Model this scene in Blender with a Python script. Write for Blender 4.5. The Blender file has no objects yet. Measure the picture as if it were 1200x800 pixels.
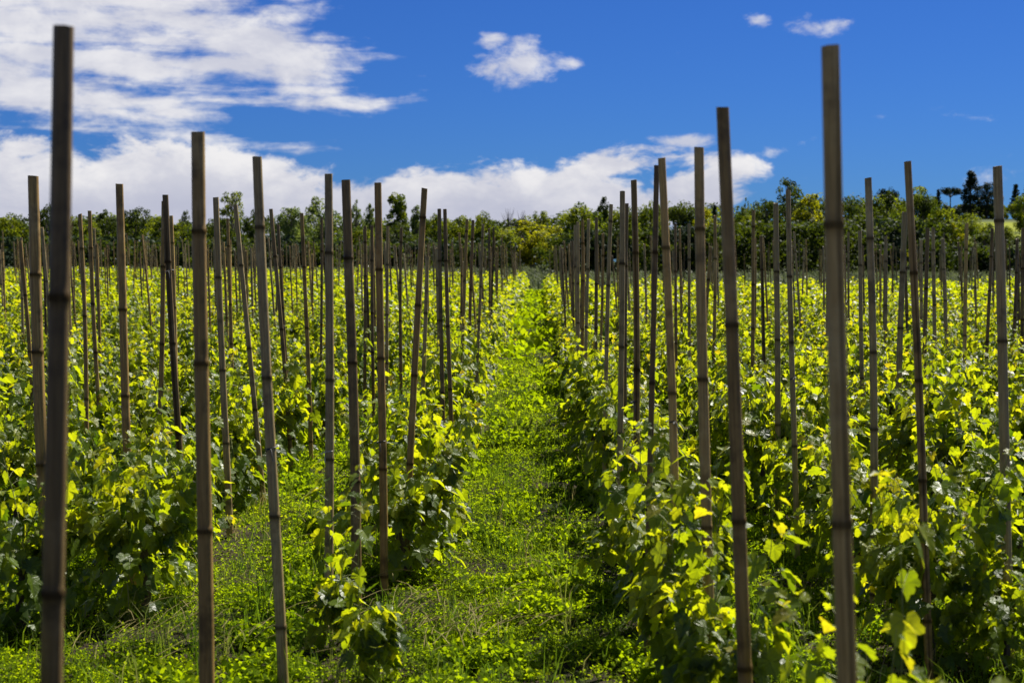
import bpy, math, random
import numpy as np
from mathutils import Vector
random.seed(7)
RNG = np.random.default_rng(11)
SC = bpy.context.scene
COL = SC.collection
R = math.radians

# ------------------------------------------------------------------ camera
EYE = 1.9
FP = 1667.0            # focal length in pixels of a 1200 px wide picture
VX, HY = 632.0, 310.0  # where the rows vanish, and the horizon
cam_d = bpy.data.cameras.new("camera")
cam = bpy.data.objects.new("camera", cam_d)
COL.objects.link(cam)
cam.location = (0, 0, EYE)
cam.rotation_euler = (R(90 - 3.09), 0, R(1.1))
cam_d.lens = 50
cam_d.sensor_width = 36
cam_d.clip_end = 6000
cam_d.dof.use_dof = True
cam_d.dof.focus_distance = 11.0
cam_d.dof.aperture_fstop = 4.0
SC.camera = cam

# ------------------------------------------------------------------ light and exposure
SUN_AZ, SUN_EL = R(38), R(51)
sun_d = bpy.data.lights.new("sun", 'SUN')
sun_d.energy = 5.0
sun_d.angle = R(0.53)
sun_d.color = (1.0, 0.95, 0.86)
sun = bpy.data.objects.new("sun", sun_d)
COL.objects.link(sun)
sdir = Vector((math.sin(SUN_AZ) * math.cos(SUN_EL), math.cos(SUN_AZ) * math.cos(SUN_EL), math.sin(SUN_EL)))
sun.rotation_euler = (-sdir).to_track_quat('-Z', 'Y').to_euler()
sun.location = (20, 30, 60)
vs = SC.view_settings
vs.view_transform = 'Standard'
vs.look = 'None'
vs.exposure = 0.93
vs.gamma = 1.0
vs.use_curve_mapping = False
SC.cycles.max_bounces = 5
SC.cycles.diffuse_bounces = 2
SC.cycles.transmission_bounces = 3
SC.cycles.sample_clamp_indirect = 6


class N:
    """tiny helper for node trees"""
    def __init__(self, tree):
        self.t = tree
        self.n = tree.nodes
        self.n.clear()

    def new(self, kind, **kw):
        nd = self.n.new(kind)
        for k, v in kw.items():
            setattr(nd, k, v)
        return nd

    def put(self, sock, v):
        if hasattr(v, 'is_linked') or isinstance(v, bpy.types.NodeSocket):
            self.t.links.new(v, sock)
        else:
            sock.default_value = v

    def m(self, op, a, b=0.0, c=0.0, clamp=False):
        nd = self.new('ShaderNodeMath', operation=op, use_clamp=clamp)
        self.put(nd.inputs[0], a)
        self.put(nd.inputs[1], b)
        self.put(nd.inputs[2], c)
        return nd.outputs[0]

    def mr(self, v, a, b, c=0.0, d=1.0, kind='SMOOTHSTEP'):
        nd = self.new('ShaderNodeMapRange', interpolation_type=kind, clamp=True) if kind != 'LINEAR' else self.new('ShaderNodeMapRange', clamp=True)
        for i, x in enumerate((v, a, b, c, d)):
            self.put(nd.inputs[i], x)
        return nd.outputs[0]

    def mix(self, f, a, b, mode='MIX'):
        nd = self.new('ShaderNodeMix', data_type='RGBA', blend_type=mode)
        self.put(nd.inputs[0], f)
        self.put(nd.inputs[6], a if not isinstance(a, tuple) else (*a, 1)[:4])
        self.put(nd.inputs[7], b if not isinstance(b, tuple) else (*b, 1)[:4])
        return nd.outputs[2]

    def vec(self, x, y, z=0.0):
        nd = self.new('ShaderNodeCombineXYZ')
        for i, v in enumerate((x, y, z)):
            self.put(nd.inputs[i], v)
        return nd.outputs[0]

    def noise(self, v, scale, detail=4.0, rough=0.55, dist=0.0):
        nd = self.new('ShaderNodeTexNoise')
        self.put(nd.inputs['Vector'], v)
        nd.inputs['Scale'].default_value = scale
        nd.inputs['Detail'].default_value = detail
        nd.inputs['Roughness'].default_value = rough
        nd.inputs['Distortion'].default_value = dist
        return nd.outputs['Fac']

    def ramp(self, f, stops):
        nd = self.new('ShaderNodeValToRGB')
        cr = nd.color_ramp
        while len(cr.elements) < len(stops):
            cr.elements.new(0.5)
        for e, (p, c) in zip(cr.elements, stops):
            e.position = p
            e.color = (*c, 1)
        self.put(nd.inputs[0], f)
        return nd.outputs[0]


# ------------------------------------------------------------------ sky with clouds
world = bpy.data.worlds.new("World")
SC.world = world
world.use_nodes = True


def build_sky():
    g = N(world.node_tree)
    out = g.new('ShaderNodeOutputWorld')
    bg = g.new('ShaderNodeBackground')
    bg.inputs['Strength'].default_value = 0.06
    sky = g.new('ShaderNodeTexSky', sky_type='NISHITA')
    sky.sun_disc = False
    sky.sun_elevation = SUN_EL
    sky.sun_rotation = SUN_AZ
    sky.air_density = 1.0
    sky.dust_density = 0.1
    sky.ozone_density = 2.5
    blue = g.mix(1.0, sky.outputs[0], (0.112, 0.275, 0.66), 'MULTIPLY')
    tc = g.new('ShaderNodeTexCoord')
    sp = g.new('ShaderNodeSeparateXYZ')
    g.put(sp.inputs[0], tc.outputs['Generated'])
    az = g.m('ARCTAN2', sp.outputs[0], sp.outputs[1])
    el = g.m('ARCSINE', sp.outputs[2])
    p = g.vec(az, g.m('MULTIPLY', el, 1.8), 0.0)
    # slow warp so that the edges curl
    wn = g.new('ShaderNodeTexNoise')
    g.put(wn.inputs['Vector'], p)
    wn.inputs['Scale'].default_value = 9.0
    wn.inputs['Detail'].default_value = 3.0
    vm = g.new('ShaderNodeVectorMath', operation='MULTIPLY_ADD')
    g.put(vm.inputs[0], wn.outputs['Color'])
    vm.inputs[1].default_value = (0.05, 0.05, 0.0)
    g.put(vm.inputs[2], p)
    pw = vm.outputs[0]
    n1 = g.noise(pw, 11.0, 9.0, 0.60)
    vs_ = g.new('ShaderNodeVectorMath', operation='ADD')
    g.put(vs_.inputs[0], pw)
    vs_.inputs[1].default_value = (0.010, 0.026, 0.0)
    n1s = g.noise(vs_.outputs[0], 11.0, 5.0, 0.58)
    streak = g.noise(g.vec(g.m('MULTIPLY', az, 0.7), g.m('MULTIPLY', el, 4.5), 3.0), 13.0, 6.0, 0.55, 0.3)

    def blob(x, y, w, h, rot=0.0, gain=1.0):
        a0, e0 = (x - VX) / FP, (HY - y) / FP
        sa, se = w / FP, h / FP
        c, s = math.cos(R(rot)), math.sin(R(rot))
        da = g.m('SUBTRACT', az, a0)
        de = g.m('SUBTRACT', el, e0)
        u = g.m('DIVIDE', g.m('ADD', g.m('MULTIPLY', da, c), g.m('MULTIPLY', de, s)), sa)
        v = g.m('DIVIDE', g.m('SUBTRACT', g.m('MULTIPLY', de, c), g.m('MULTIPLY', da, s)), se)
        r = g.m('SQRT', g.m('ADD', g.m('MULTIPLY', u, u), g.m('MULTIPLY', v, v)))
        return g.m('MULTIPLY', g.m('SUBTRACT', 1.0, r), gain)

    def mx(lst):
        o = lst[0]
        for q in lst[1:]:
            o = g.m('MAXIMUM', o, q)
        return o
    big = mx([blob(120, 45, 330, 92, -8), blob(300, 70, 150, 52, -18, 0.9), blob(60, 120, 300, 45, -8, 0.75),
              blob(-380, 60, 520, 260), blob(200, 138, 130, 22, -6, 0.55)])
    puff = mx([blob(610, 78, 68, 33, 6, 0.9), blob(572, 52, 30, 16, 0, 0.85), blob(950, 44, 58, 22, -3, 0.95), blob(882, 35, 24, 12, 0, 0.8),
               blob(668, 78, 44, 13, 4, 0.7), blob(902, 180, 40, 9, 14, 0.42), blob(800, 168, 50, 11, 0, 0.75),
               blob(1085, 145, 100, 8, -4, 0.16), blob(1350, 210, 220, 30, 0, 0.5),
               blob(900, -420, 500, 190, 0, 0.7), blob(2600, 60, 900, 160, 0, 0.7), blob(-2300, 40, 900, 230, 0, 0.8)])
    band = mx([blob(-100, 250, 420, 105, 0, 1.3), blob(230, 255, 330, 84, 0, 1.3), blob(500, 262, 300, 76, 0, 1.35), blob(680, 250, 150, 76, 4, 1.25),
               blob(730, 196, 110, 28, 5, 0.9), blob(805, 228, 80, 40, 0, 1.05), blob(850, 200, 46, 24, -10, 0.7)])
    nn = g.m('SUBTRACT', n1, 0.5)
    ns = g.m('SUBTRACT', streak, 0.5)
    fbig = g.m('ADD', g.m('MINIMUM', big, 0.55), g.m('ADD', g.m('MULTIPLY', nn, 2.0), g.m('MULTIPLY', ns, 1.5)))
    dbig = g.mr(fbig, 0.05, 0.55)
    nf = g.m('SUBTRACT', g.noise(pw, 26.0, 8.0, 0.62), 0.5)
    fpuf = g.m('ADD', puff, g.m('ADD', g.m('MULTIPLY', nn, 1.2), g.m('MULTIPLY', nf, 2.4)))
    dpuf = g.m('MULTIPLY', g.mr(fpuf, 0.18, 0.85), g.mr(puff, -0.3, 0.2))
    fban = g.m('ADD', g.m('MINIMUM', band, 0.8), g.m('ADD', g.m('MULTIPLY', nn, 2.0), g.m('MULTIPLY', nf, 1.3)))
    dban = g.mr(fban, 0.08, 0.42)
    back = g.m('MULTIPLY', sp.outputs[1], -0.22)  # unseen clouds behind the camera, added for neutral fill light
    dback_fill = g.mr(g.m('ADD', back, g.m('MULTIPLY', nn, 1.6)), 0.05, 0.6)
    dban = g.m('MAXIMUM', dban, dback_fill)
    dens = g.m('MAXIMUM', g.m('MAXIMUM', g.m('MULTIPLY', dbig, 0.93), g.m('MULTIPLY', dpuf, 0.85)), dban)
    # bright towards the sun side, grey underneath and in the thick middle
    lit = g.mr(g.m('SUBTRACT', n1, n1s), -0.14, 0.16)
    under = g.mr(g.m('ADD', el, g.m('MULTIPLY', nn, 0.05)), (HY - 262) / FP, (HY - 192) / FP)
    shade = g.m('MULTIPLY', g.m('ADD', g.m('MULTIPLY', lit, 0.55), 0.45), g.m('ADD', g.m('MULTIPLY', under, 0.72), 0.28))
    cloud = g.mix(shade, (3.9, 4.1, 5.3), (7.6, 7.5, 7.6))
    fin = g.mix(dens, blue, cloud)
    g.put(bg.inputs['Color'], fin)
    g.t.links.new(bg.outputs[0], out.inputs[0])


build_sky()


# ------------------------------------------------------------------ helpers
def ss(a, b, x):
    t = np.clip((np.asarray(x, float) - a) / (b - a), 0, 1)
    return t * t * (3 - 2 * t)


def H(x, y):
    """height of the ground"""
    x = np.asarray(x, float)
    y = np.asarray(y, float)
    a = x / np.maximum(y, 20.0)
    h = 0.32 * ss(16, 60, y) + 0.38 * ss(24, 80, y) * ss(3, -9, x)
    h = h + 0.9 * ss(85, 170, y) + 8.5 * ss(170, 310, y) * ss(0.10, 0.29, a) + 2.0 * ss(170, 330, y) * ss(-0.05, 0.12, a)
    return h


def px_of(x, y, z):
    """rough pixel in the 1200 x 800 photograph"""
    return VX + x / y * FP, HY + (EYE - z) / y * FP


def mesh(name, V, faces, mats=(), midx=None, attrs=None, smooth=False):
    """V (n,3); faces: list of (k, m) int arrays (each with one polygon size)"""
    me = bpy.data.meshes.new(name)
    V = np.asarray(V, np.float32)
    me.vertices.add(len(V))
    me.vertices.foreach_set('co', V.ravel())
    tot = sum(len(f) for f in faces)
    loops = np.concatenate([np.asarray(f, np.int32).ravel() for f in faces])
    sizes = np.concatenate([np.full(len(f), f.shape[1], np.int32) for f in faces])
    starts = np.concatenate([[0], np.cumsum(sizes)[:-1]]).astype(np.int32)
    me.loops.add(len(loops))
    me.loops.foreach_set('vertex_index', loops)
    me.polygons.add(tot)
    me.polygons.foreach_set('loop_start', starts)
    me.polygons.foreach_set('loop_total', sizes)
    for mt in mats:
        me.materials.append(mt)
    if midx is not None:
        me.polygons.foreach_set('material_index', np.asarray(midx, np.int32))
    me.polygons.foreach_set('use_smooth', np.full(tot, smooth, bool))
    for k, v in (attrs or {}).items():
        at = me.attributes.new(k, 'FLOAT', 'POINT')
        at.data.foreach_set('value', np.asarray(v, np.float32))
    me.update(calc_edges=True)
    return me


def link(name, me, parent=None):
    o = bpy.data.objects.new(name, me)
    COL.objects.link(o)
    if parent is not None:
        o.parent = parent
    return o


def tag(o, label=None, cat=None, group=None, kind=None):
    if label:
        o['label'] = label
    if cat:
        o['category'] = cat
    if group:
        o['group'] = group
    if kind:
        o['kind'] = kind
    return o


def unit(v):
    v = np.asarray(v, float)
    return v / np.maximum(np.linalg.norm(v, axis=-1, keepdims=True), 1e-9)


def tube(pts, rad, sides=6, cap=True):
    """one tube: verts, quads (k,4)"""
    pts = np.asarray(pts, float)
    n = len(pts)
    tan = unit(np.gradient(pts, axis=0))
    ref = np.array([1.0, 0.13, 0.07])
    b = unit(np.cross(tan, ref))
    c = np.cross(tan, b)
    a = np.linspace(0, 2 * math.pi, sides, endpoint=False)
    rad = np.broadcast_to(np.asarray(rad, float), (n,))
    V = pts[:, None] + rad[:, None, None] * (np.cos(a)[None, :, None] * b[:, None] + np.sin(a)[None, :, None] * c[:, None])
    i = np.arange(n - 1)[:, None] * sides
    j = np.arange(sides)[None]
    k = (j + 1) % sides
    F = np.stack([i + j, i + k, i + sides + k, i + sides + j], -1).reshape(-1, 4)
    return V.reshape(-1, 3), F


class Acc:
    """collects pieces with per-vertex floats and one material index each"""
    def __init__(self):
        self.V, self.F, self.M, self.T, self.n = [], {}, {}, [], 0

    def add(self, V, F, mi=0, t=0.5):
        V = np.asarray(V).reshape(-1, 3)
        for f in (F if isinstance(F, list) else [F]):
            k = f.shape[1]
            self.F.setdefault(k, []).append(np.asarray(f) + self.n)
            self.M.setdefault(k, []).append(np.full(len(f), mi))
        self.V.append(V)
        self.T.append(np.broadcast_to(np.asarray(t, float), (len(V),)))
        self.n += len(V)

    def build(self, name, mats, smooth=False):
        ks = sorted(self.F)
        return mesh(name, np.concatenate(self.V), [np.concatenate(self.F[k]) for k in ks], mats,
                    np.concatenate([np.concatenate(self.M[k]) for k in ks]), {'tint': np.concatenate(self.T)}, smooth)


# ------------------------------------------------------------------ materials
def new_mat(name):
    mt = bpy.data.materials.new(name)
    mt.use_nodes = True
    g = N(mt.node_tree)
    out = g.new('ShaderNodeOutputMaterial')
    return mt, g, out


def leaf_mat(name, stops, tstops, trans=0.5, rough=0.38, spec=0.5, nscale=25.0, veins=False):
    """thin leaf: reflects on both sides, light shines through"""
    mt, g, out = new_mat(name)
    at = g.new('ShaderNodeAttribute', attribute_name='tint')
    tc = g.new('ShaderNodeTexCoord')
    nz = g.noise(tc.outputs['Object'], nscale, 3.0)
    f = g.m('ADD', at.outputs['Fac'], g.m('MULTIPLY', g.m('SUBTRACT', nz, 0.5), 0.25), clamp=True)
    p = g.new('ShaderNodeBsdfPrincipled')
    top, thru = g.ramp(f, stops), g.ramp(f, tstops)
    if veins:
        lx = g.new('ShaderNodeAttribute', attribute_name='lx').outputs['Fac']
        ly = g.new('ShaderNodeAttribute', attribute_name='ly').outputs['Fac']
        ax = g.m('ABSOLUTE', lx)
        rad = g.m('SQRT', g.m('ADD', g.m('MULTIPLY', lx, lx), g.m('MULTIPLY', ly, ly)))
        th = g.m('ARCTAN2', ax, ly)
        v = None
        for a in (0.0, 0.86, 1.75):
            d = g.m('MULTIPLY', g.m('ABSOLUTE', g.m('SUBTRACT', th, a)), rad)
            v = d if v is None else g.m('MINIMUM', v, d)
        # side veins branching off the main ones
        sv = g.m('ABSOLUTE', g.m('SUBTRACT', g.m('FRACT', g.m('MULTIPLY', g.m('SUBTRACT', ly, g.m('MULTIPLY', ax, 0.75)), 6.0)), 0.5))
        vein = g.m('MAXIMUM', g.mr(v, 0.030, 0.008), g.m('MULTIPLY', g.mr(sv, 0.10, 0.03), 0.45))
        top = g.mix(g.m('MULTIPLY', vein, 0.35), top, (0.16, 0.19, 0.05))
        thru = g.mix(g.m('MULTIPLY', vein, 0.45), thru, (0.16, 0.24, 0.01))
        spot = g.m('MULTIPLY', g.mr(g.noise(tc.outputs['Object'], 55.0, 3.0, 0.6), 0.66, 0.74), g.mr(rad, 0.35, 0.85))
        top = g.mix(g.m('MULTIPLY', spot, 0.8), top, (0.09, 0.05, 0.02))
        thru = g.mix(g.m('MULTIPLY', spot, 0.8), thru, (0.12, 0.07, 0.015))
        bp = g.new('ShaderNodeBump')
        bp.inputs['Strength'].default_value = 0.35
        bp.inputs['Distance'].default_value = 0.003
        g.put(bp.inputs['Height'], g.m('SUBTRACT', g.noise(tc.outputs['Object'], 70.0, 3.0), vein))
        g.t.links.new(bp.outputs[0], p.inputs['Normal'])
    g.put(p.inputs['Base Color'], top)
    p.inputs['Roughness'].default_value = rough
    p.inputs['Specular IOR Level'].default_value = spec
    tr = g.new('ShaderNodeBsdfTranslucent')
    g.put(tr.inputs['Color'], thru)
    mx = g.new('ShaderNodeMixShader')
    mx.inputs[0].default_value = trans
    g.t.links.new(p.outputs[0], mx.inputs[1])
    g.t.links.new(tr.outputs[0], mx.inputs[2])
    g.t.links.new(mx.outputs[0], out.inputs[0])
    return mt


M_VINE = leaf_mat('vine_leaf',
                  [(0.0, (0.024, 0.050, 0.006)), (0.5, (0.088, 0.138, 0.010)), (0.85, (0.17, 0.195, 0.014)), (1.0, (0.22, 0.17, 0.02))],
                  [(0.0, (0.10, 0.19, 0.003)), (0.5, (0.54, 0.62, 0.005)), (0.85, (0.76, 0.76, 0.008)), (1.0, (0.62, 0.45, 0.01))],
                  trans=0.53, rough=0.38, spec=0.36, veins=True)
M_COVER = leaf_mat('ground_leaf',
                   [(0.0, (0.050, 0.092, 0.004)), (0.6, (0.125, 0.185, 0.006)), (1.0, (0.19, 0.215, 0.010))],
                   [(0.0, (0.19, 0.29, 0.002)), (0.6, (0.44, 0.58, 0.003)), (1.0, (0.56, 0.62, 0.006))],
                   trans=0.55, rough=0.7, spec=0.03)
M_GRASS = leaf_mat('grass_blade',
                   [(0.0, (0.04, 0.085, 0.012)), (0.6, (0.08, 0.13, 0.02)), (1.0, (0.42, 0.35, 0.15))],
                   [(0.0, (0.12, 0.24, 0.01)), (0.6, (0.25, 0.36, 0.015)), (1.0, (0.30, 0.24, 0.09))],
                   trans=0.42, rough=0.6, spec=0.05)
TREE_MATS = {}
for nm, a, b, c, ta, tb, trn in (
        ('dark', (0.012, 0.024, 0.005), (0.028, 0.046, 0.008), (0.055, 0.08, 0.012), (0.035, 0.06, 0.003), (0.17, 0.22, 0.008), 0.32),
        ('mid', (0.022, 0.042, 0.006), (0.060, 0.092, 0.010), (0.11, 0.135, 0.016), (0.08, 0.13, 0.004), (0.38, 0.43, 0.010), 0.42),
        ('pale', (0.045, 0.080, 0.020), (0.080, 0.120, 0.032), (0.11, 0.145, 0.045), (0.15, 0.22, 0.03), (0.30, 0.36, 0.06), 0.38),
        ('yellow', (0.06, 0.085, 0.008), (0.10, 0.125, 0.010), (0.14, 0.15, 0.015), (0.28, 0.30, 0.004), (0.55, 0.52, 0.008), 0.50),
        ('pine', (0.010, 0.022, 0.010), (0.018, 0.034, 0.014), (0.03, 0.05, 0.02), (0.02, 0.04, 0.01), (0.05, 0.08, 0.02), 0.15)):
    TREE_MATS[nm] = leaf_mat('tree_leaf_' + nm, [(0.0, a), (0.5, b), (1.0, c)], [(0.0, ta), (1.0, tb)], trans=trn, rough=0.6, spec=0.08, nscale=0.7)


def bark_mat(name, c1, c2, scale=14.0, rough=0.85):
    mt, g, out = new_mat(name)
    tc = g.new('ShaderNodeTexCoord')
    mp = g.new('ShaderNodeMapping')
    mp.inputs['Scale'].default_value = (1, 1, 0.2)
    g.put(mp.inputs[0], tc.outputs['Object'])
    f = g.noise(mp.outputs[0], scale, 6.0, 0.65)
    p = g.new('ShaderNodeBsdfPrincipled')
    g.put(p.inputs['Base Color'], g.ramp(f, [(0.3, c1), (0.7, c2)]))
    p.inputs['Roughness'].default_value = rough
    bp = g.new('ShaderNodeBump')
    bp.inputs['Strength'].default_value = 0.6
    bp.inputs['Distance'].default_value = 0.01
    g.put(bp.inputs['Height'], f)
    g.t.links.new(bp.outputs[0], p.inputs['Normal'])
    g.t.links.new(p.outputs[0], out.inputs[0])
    return mt


M_TRUNK = bark_mat('vine_bark', (0.035, 0.024, 0.016), (0.12, 0.09, 0.065), 40)
M_BARK = bark_mat('tree_bark', (0.03, 0.025, 0.02), (0.12, 0.10, 0.08), 3)
M_STEM = bark_mat('green_shoot', (0.10, 0.14, 0.02), (0.22, 0.22, 0.05), 30, 0.5)


def cane_mat(name, c1, c2, c3):
    """weathered bamboo: streaks along the culm, dark at the nodes (tint 1)"""
    mt, g, out = new_mat(name)
    tc = g.new('ShaderNodeTexCoord')
    oi = g.new('ShaderNodeObjectInfo')
    ofs = g.new('ShaderNodeVectorMath', operation='ADD')
    g.put(ofs.inputs[0], tc.outputs['Object'])
    g.put(ofs.inputs[1], g.vec(g.m('MULTIPLY', oi.outputs['Random'], 37.0), g.m('MULTIPLY', oi.outputs['Random'], 11.0), 0.0))
    mp = g.new('ShaderNodeMapping')
    mp.inputs['Scale'].default_value = (1, 1, 0.035)
    g.put(mp.inputs[0], ofs.outputs[0])
    streak = g.noise(mp.outputs[0], 170.0, 5.0, 0.65)
    blot = g.noise(ofs.outputs[0], 7.0, 5.0, 0.6)
    base = g.ramp(streak, [(0.28, c1), (0.55, c2), (0.8, c3)])
    base = g.mix(g.m('MULTIPLY', g.mr(blot, 0.50, 0.68), 0.75), base, tuple(0.5 * v for v in c1))
    pale = g.noise(ofs.outputs[0], 3.1, 6.0, 0.7)
    base = g.mix(g.m('MULTIPLY', g.mr(pale, 0.52, 0.70), 0.55), base, tuple(0.25 * u + 0.75 * v for u, v in zip((0.36, 0.31, 0.24), c3)))
    mp2 = g.new('ShaderNodeMapping')
    mp2.inputs['Scale'].default_value = (1, 1, 0.012)
    g.put(mp2.inputs[0], ofs.outputs[0])
    crack = g.mr(g.noise(mp2.outputs[0], 260.0, 2.0, 0.5), 0.69, 0.73)
    base = g.mix(g.m('MULTIPLY', crack, 0.7), base, (0.02, 0.014, 0.009))
    per = g.m('ADD', 1.25, g.m('MULTIPLY', oi.outputs['Random'], 0.5))
    base = g.mix(1.0, base, g.vec(g.m('MULTIPLY', per, 1.0), g.m('MULTIPLY', per, 0.93), g.m('MULTIPLY', per, 0.68)), 'MULTIPLY')
    at = g.new('ShaderNodeAttribute', attribute_name='tint')
    base = g.mix(g.m('MULTIPLY', at.outputs['Fac'], 0.74), base, (0.022, 0.016, 0.010))
    p = g.new('ShaderNodeBsdfPrincipled')
    g.put(p.inputs['Base Color'], base)
    p.inputs['Roughness'].default_value = 0.5
    g.put(p.inputs['Specular IOR Level'], g.m('MULTIPLY', g.m('SUBTRACT', 1.0, at.outputs['Fac']), 0.35))
    bp = g.new('ShaderNodeBump')
    bp.inputs['Strength'].default_value = 0.35
    bp.inputs['Distance'].default_value = 0.003
    g.put(bp.inputs['Height'], streak)
    g.t.links.new(bp.outputs[0], p.inputs['Normal'])
    g.t.links.new(p.outputs[0], out.inputs[0])
    return mt


M_CANE = {'brown': cane_mat('bamboo_brown', (0.105, 0.066, 0.024), (0.21, 0.140, 0.054), (0.33, 0.235, 0.105)),
          'grey': cane_mat('bamboo_grey', (0.125, 0.092, 0.048), (0.235, 0.183, 0.105), (0.36, 0.295, 0.19)),
          'tan': cane_mat('bamboo_tan', (0.17, 0.112, 0.042), (0.32, 0.220, 0.092), (0.43, 0.32, 0.155)),
          'dark': cane_mat('bamboo_dark', (0.062, 0.042, 0.020), (0.125, 0.087, 0.042), (0.20, 0.145, 0.075))}


def plain(name, c, rough=0.6):
    mt, g, out = new_mat(name)
    p = g.new('ShaderNodeBsdfPrincipled')
    p.inputs['Base Color'].default_value = (*c, 1)
    p.inputs['Roughness'].default_value = rough
    g.t.links.new(p.outputs[0], out.inputs[0])
    return mt


M_TIE = plain('tie_plastic', (0.02, 0.02, 0.018), 0.5)
M_PALE = plain('pale_tie', (0.45, 0.42, 0.34), 0.6)


def ground_mat():
    mt, g, out = new_mat('soil_and_turf')
    geo = g.new('ShaderNodeNewGeometry')
    P = geo.outputs['Position']
    big = g.noise(P, 0.35, 4.0)
    med = g.noise(P, 4.0, 6.0, 0.65)
    fine = g.noise(P, 60.0, 5.0, 0.7)
    soil = g.ramp(fine, [(0.3, (0.016, 0.011, 0.007)), (0.55, (0.050, 0.036, 0.023)), (0.75, (0.14, 0.11, 0.075))])
    turf = g.ramp(fine, [(0.3, (0.010, 0.016, 0.004)), (0.7, (0.030, 0.042, 0.010))])
    near = g.mix(g.mr(g.m('ADD', g.m('MULTIPLY', med, 0.6), g.m('MULTIPLY', big, 0.4)), 0.42, 0.58), soil, turf)
    sp = g.new('ShaderNodeSeparateXYZ')
    g.put(sp.inputs[0], P)
    far = g.ramp(g.noise(P, 0.12, 6.0, 0.6), [(0.3, (0.042, 0.060, 0.018)), (0.7, (0.085, 0.100, 0.034))])
    c = g.mix(g.mr(sp.outputs[1], 58.0, 80.0), near, far)
    # the open hay meadow high on the hill
    mead = g.m('MULTIPLY', g.m('MULTIPLY', g.mr(sp.outputs[1], 225.0, 236.0), g.mr(sp.outputs[1], 284.0, 272.0)), g.m('MULTIPLY', g.mr(sp.outputs[0], 76.0, 80.0), g.mr(g.noise(P, 0.09, 5.0, 0.7), 0.36, 0.52)))
    c = g.mix(mead, c, (0.20, 0.225, 0.012))
    p = g.new('ShaderNodeBsdfPrincipled')
    g.put(p.inputs['Base Color'], c)
    p.inputs['Roughness'].default_value = 0.95
    p.inputs['Specular IOR Level'].default_value = 0.1
    bp = g.new('ShaderNodeBump')
    bp.inputs['Strength'].default_value = 0.8
    bp.inputs['Distance'].default_value = 0.03
    g.put(bp.inputs['Height'], g.m('ADD', fine, med))
    g.t.links.new(bp.outputs[0], p.inputs['Normal'])
    g.t.links.new(p.outputs[0], out.inputs[0])
    return mt


# ------------------------------------------------------------------ ground
def build_ground():
    xs = np.unique(np.concatenate([np.linspace(-12, 12, 97), np.linspace(-60, 60, 81), np.linspace(-260, 260, 105), np.linspace(-2500, 2500, 41)]))
    ys = np.unique(np.concatenate([np.linspace(-6, 24, 121), np.linspace(24, 110, 90), np.linspace(110, 420, 120), np.linspace(-600, -6, 14), np.linspace(420, 3500, 26)]))
    X, Y = np.meshgrid(xs, ys)
    Z = H(X, Y)
    near = ss(26, 18, Y) * ss(-3, 0, Y)
    Z = Z + near * 0.018 * (np.sin(X * 5.1 + np.sin(Y * 2.3)) + np.sin(Y * 4.3 + X * 1.7))
    nx, ny = len(xs), len(ys)
    i = (np.arange(ny - 1)[:, None] * nx + np.arange(nx - 1)[None]).ravel()
    F = np.stack([i, i + 1, i + 1 + nx, i + nx], -1)
    me = mesh('ground', np.stack([X, Y, Z], -1).reshape(-1, 3), [F], [ground_mat()], smooth=True)
    tag(link('ground', me), 'vineyard soil and turf running out to the woods', 'ground', kind='structure')


build_ground()


# ------------------------------------------------------------------ low plants on the ground
def leaflets(C, nrm_tilt, size, T, nleaf):
    """C (n,3) plantlet centres -> quads of nleaf leaflets round each"""
    n = len(C)
    a0 = RNG.uniform(0, 2 * math.pi, n)
    Vs, Fs, Ts = [], [], []
    base = 0
    for k in range(nleaf):
        a = a0 + 2 * math.pi * k / nleaf + RNG.normal(0, 0.3, n)
        tl = RNG.normal(0.2, nrm_tilt, n)
        s = size * RNG.uniform(0.6, 1.3, n)
        d = np.stack([np.cos(a) * np.cos(tl), np.sin(a) * np.cos(tl), np.sin(tl)], -1)
        rl = RNG.normal(0, 0.5, n)
        b = np.stack([-np.sin(a) * np.cos(rl), np.cos(a) * np.cos(rl), np.sin(rl)], -1)
        o = C + d * (0.1 * s)[:, None]
        w = (0.40 * s)[:, None]
        V = np.stack([o, o + d * (0.55 * s)[:, None] + b * w, o + d * s[:, None], o + d * (0.55 * s)[:, None] - b * w], 1)
        Vs.append(V.reshape(-1, 3))
        Fs.append((np.arange(n * 4).reshape(-1, 4)) + base)
        Ts.append(np.repeat(T, 4))
        base += n * 4
    return np.concatenate(Vs), np.concatenate(Fs), np.concatenate(Ts)


def vnoise(x, y, s, seed=0):
    """cheap smooth noise in 0..1"""
    x, y = np.asarray(x) / s, np.asarray(y) / s
    r = 0
    for k, (a, b, c) in enumerate(((1.0, 0.6, 1.3), (-0.7, 1.2, 4.1), (1.7, -0.9, 2.2), (0.4, 2.1, 0.7))):
        r = r + np.sin(a * x + b * y + c + seed) * np.sin(b * 1.3 * x - a * 0.8 * y + c * 2.0 + seed * 1.7)
    return np.clip(0.5 + r / 4.0, 0, 1)


def bare(x, y):
    """1 where the soil shows: under the vine rows in places and on the right"""
    b = ss(0.62, 0.78, vnoise(x, y, 0.55, 3)) * 0.75
    b = np.maximum(b, ss(0.25, 0.6, vnoise(x, y, 0.7, 8)) * ss(2.3, 3.6, x) * ss(9, 11, y) * ss(30, 22, y) * 0.95)
    return b


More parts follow.
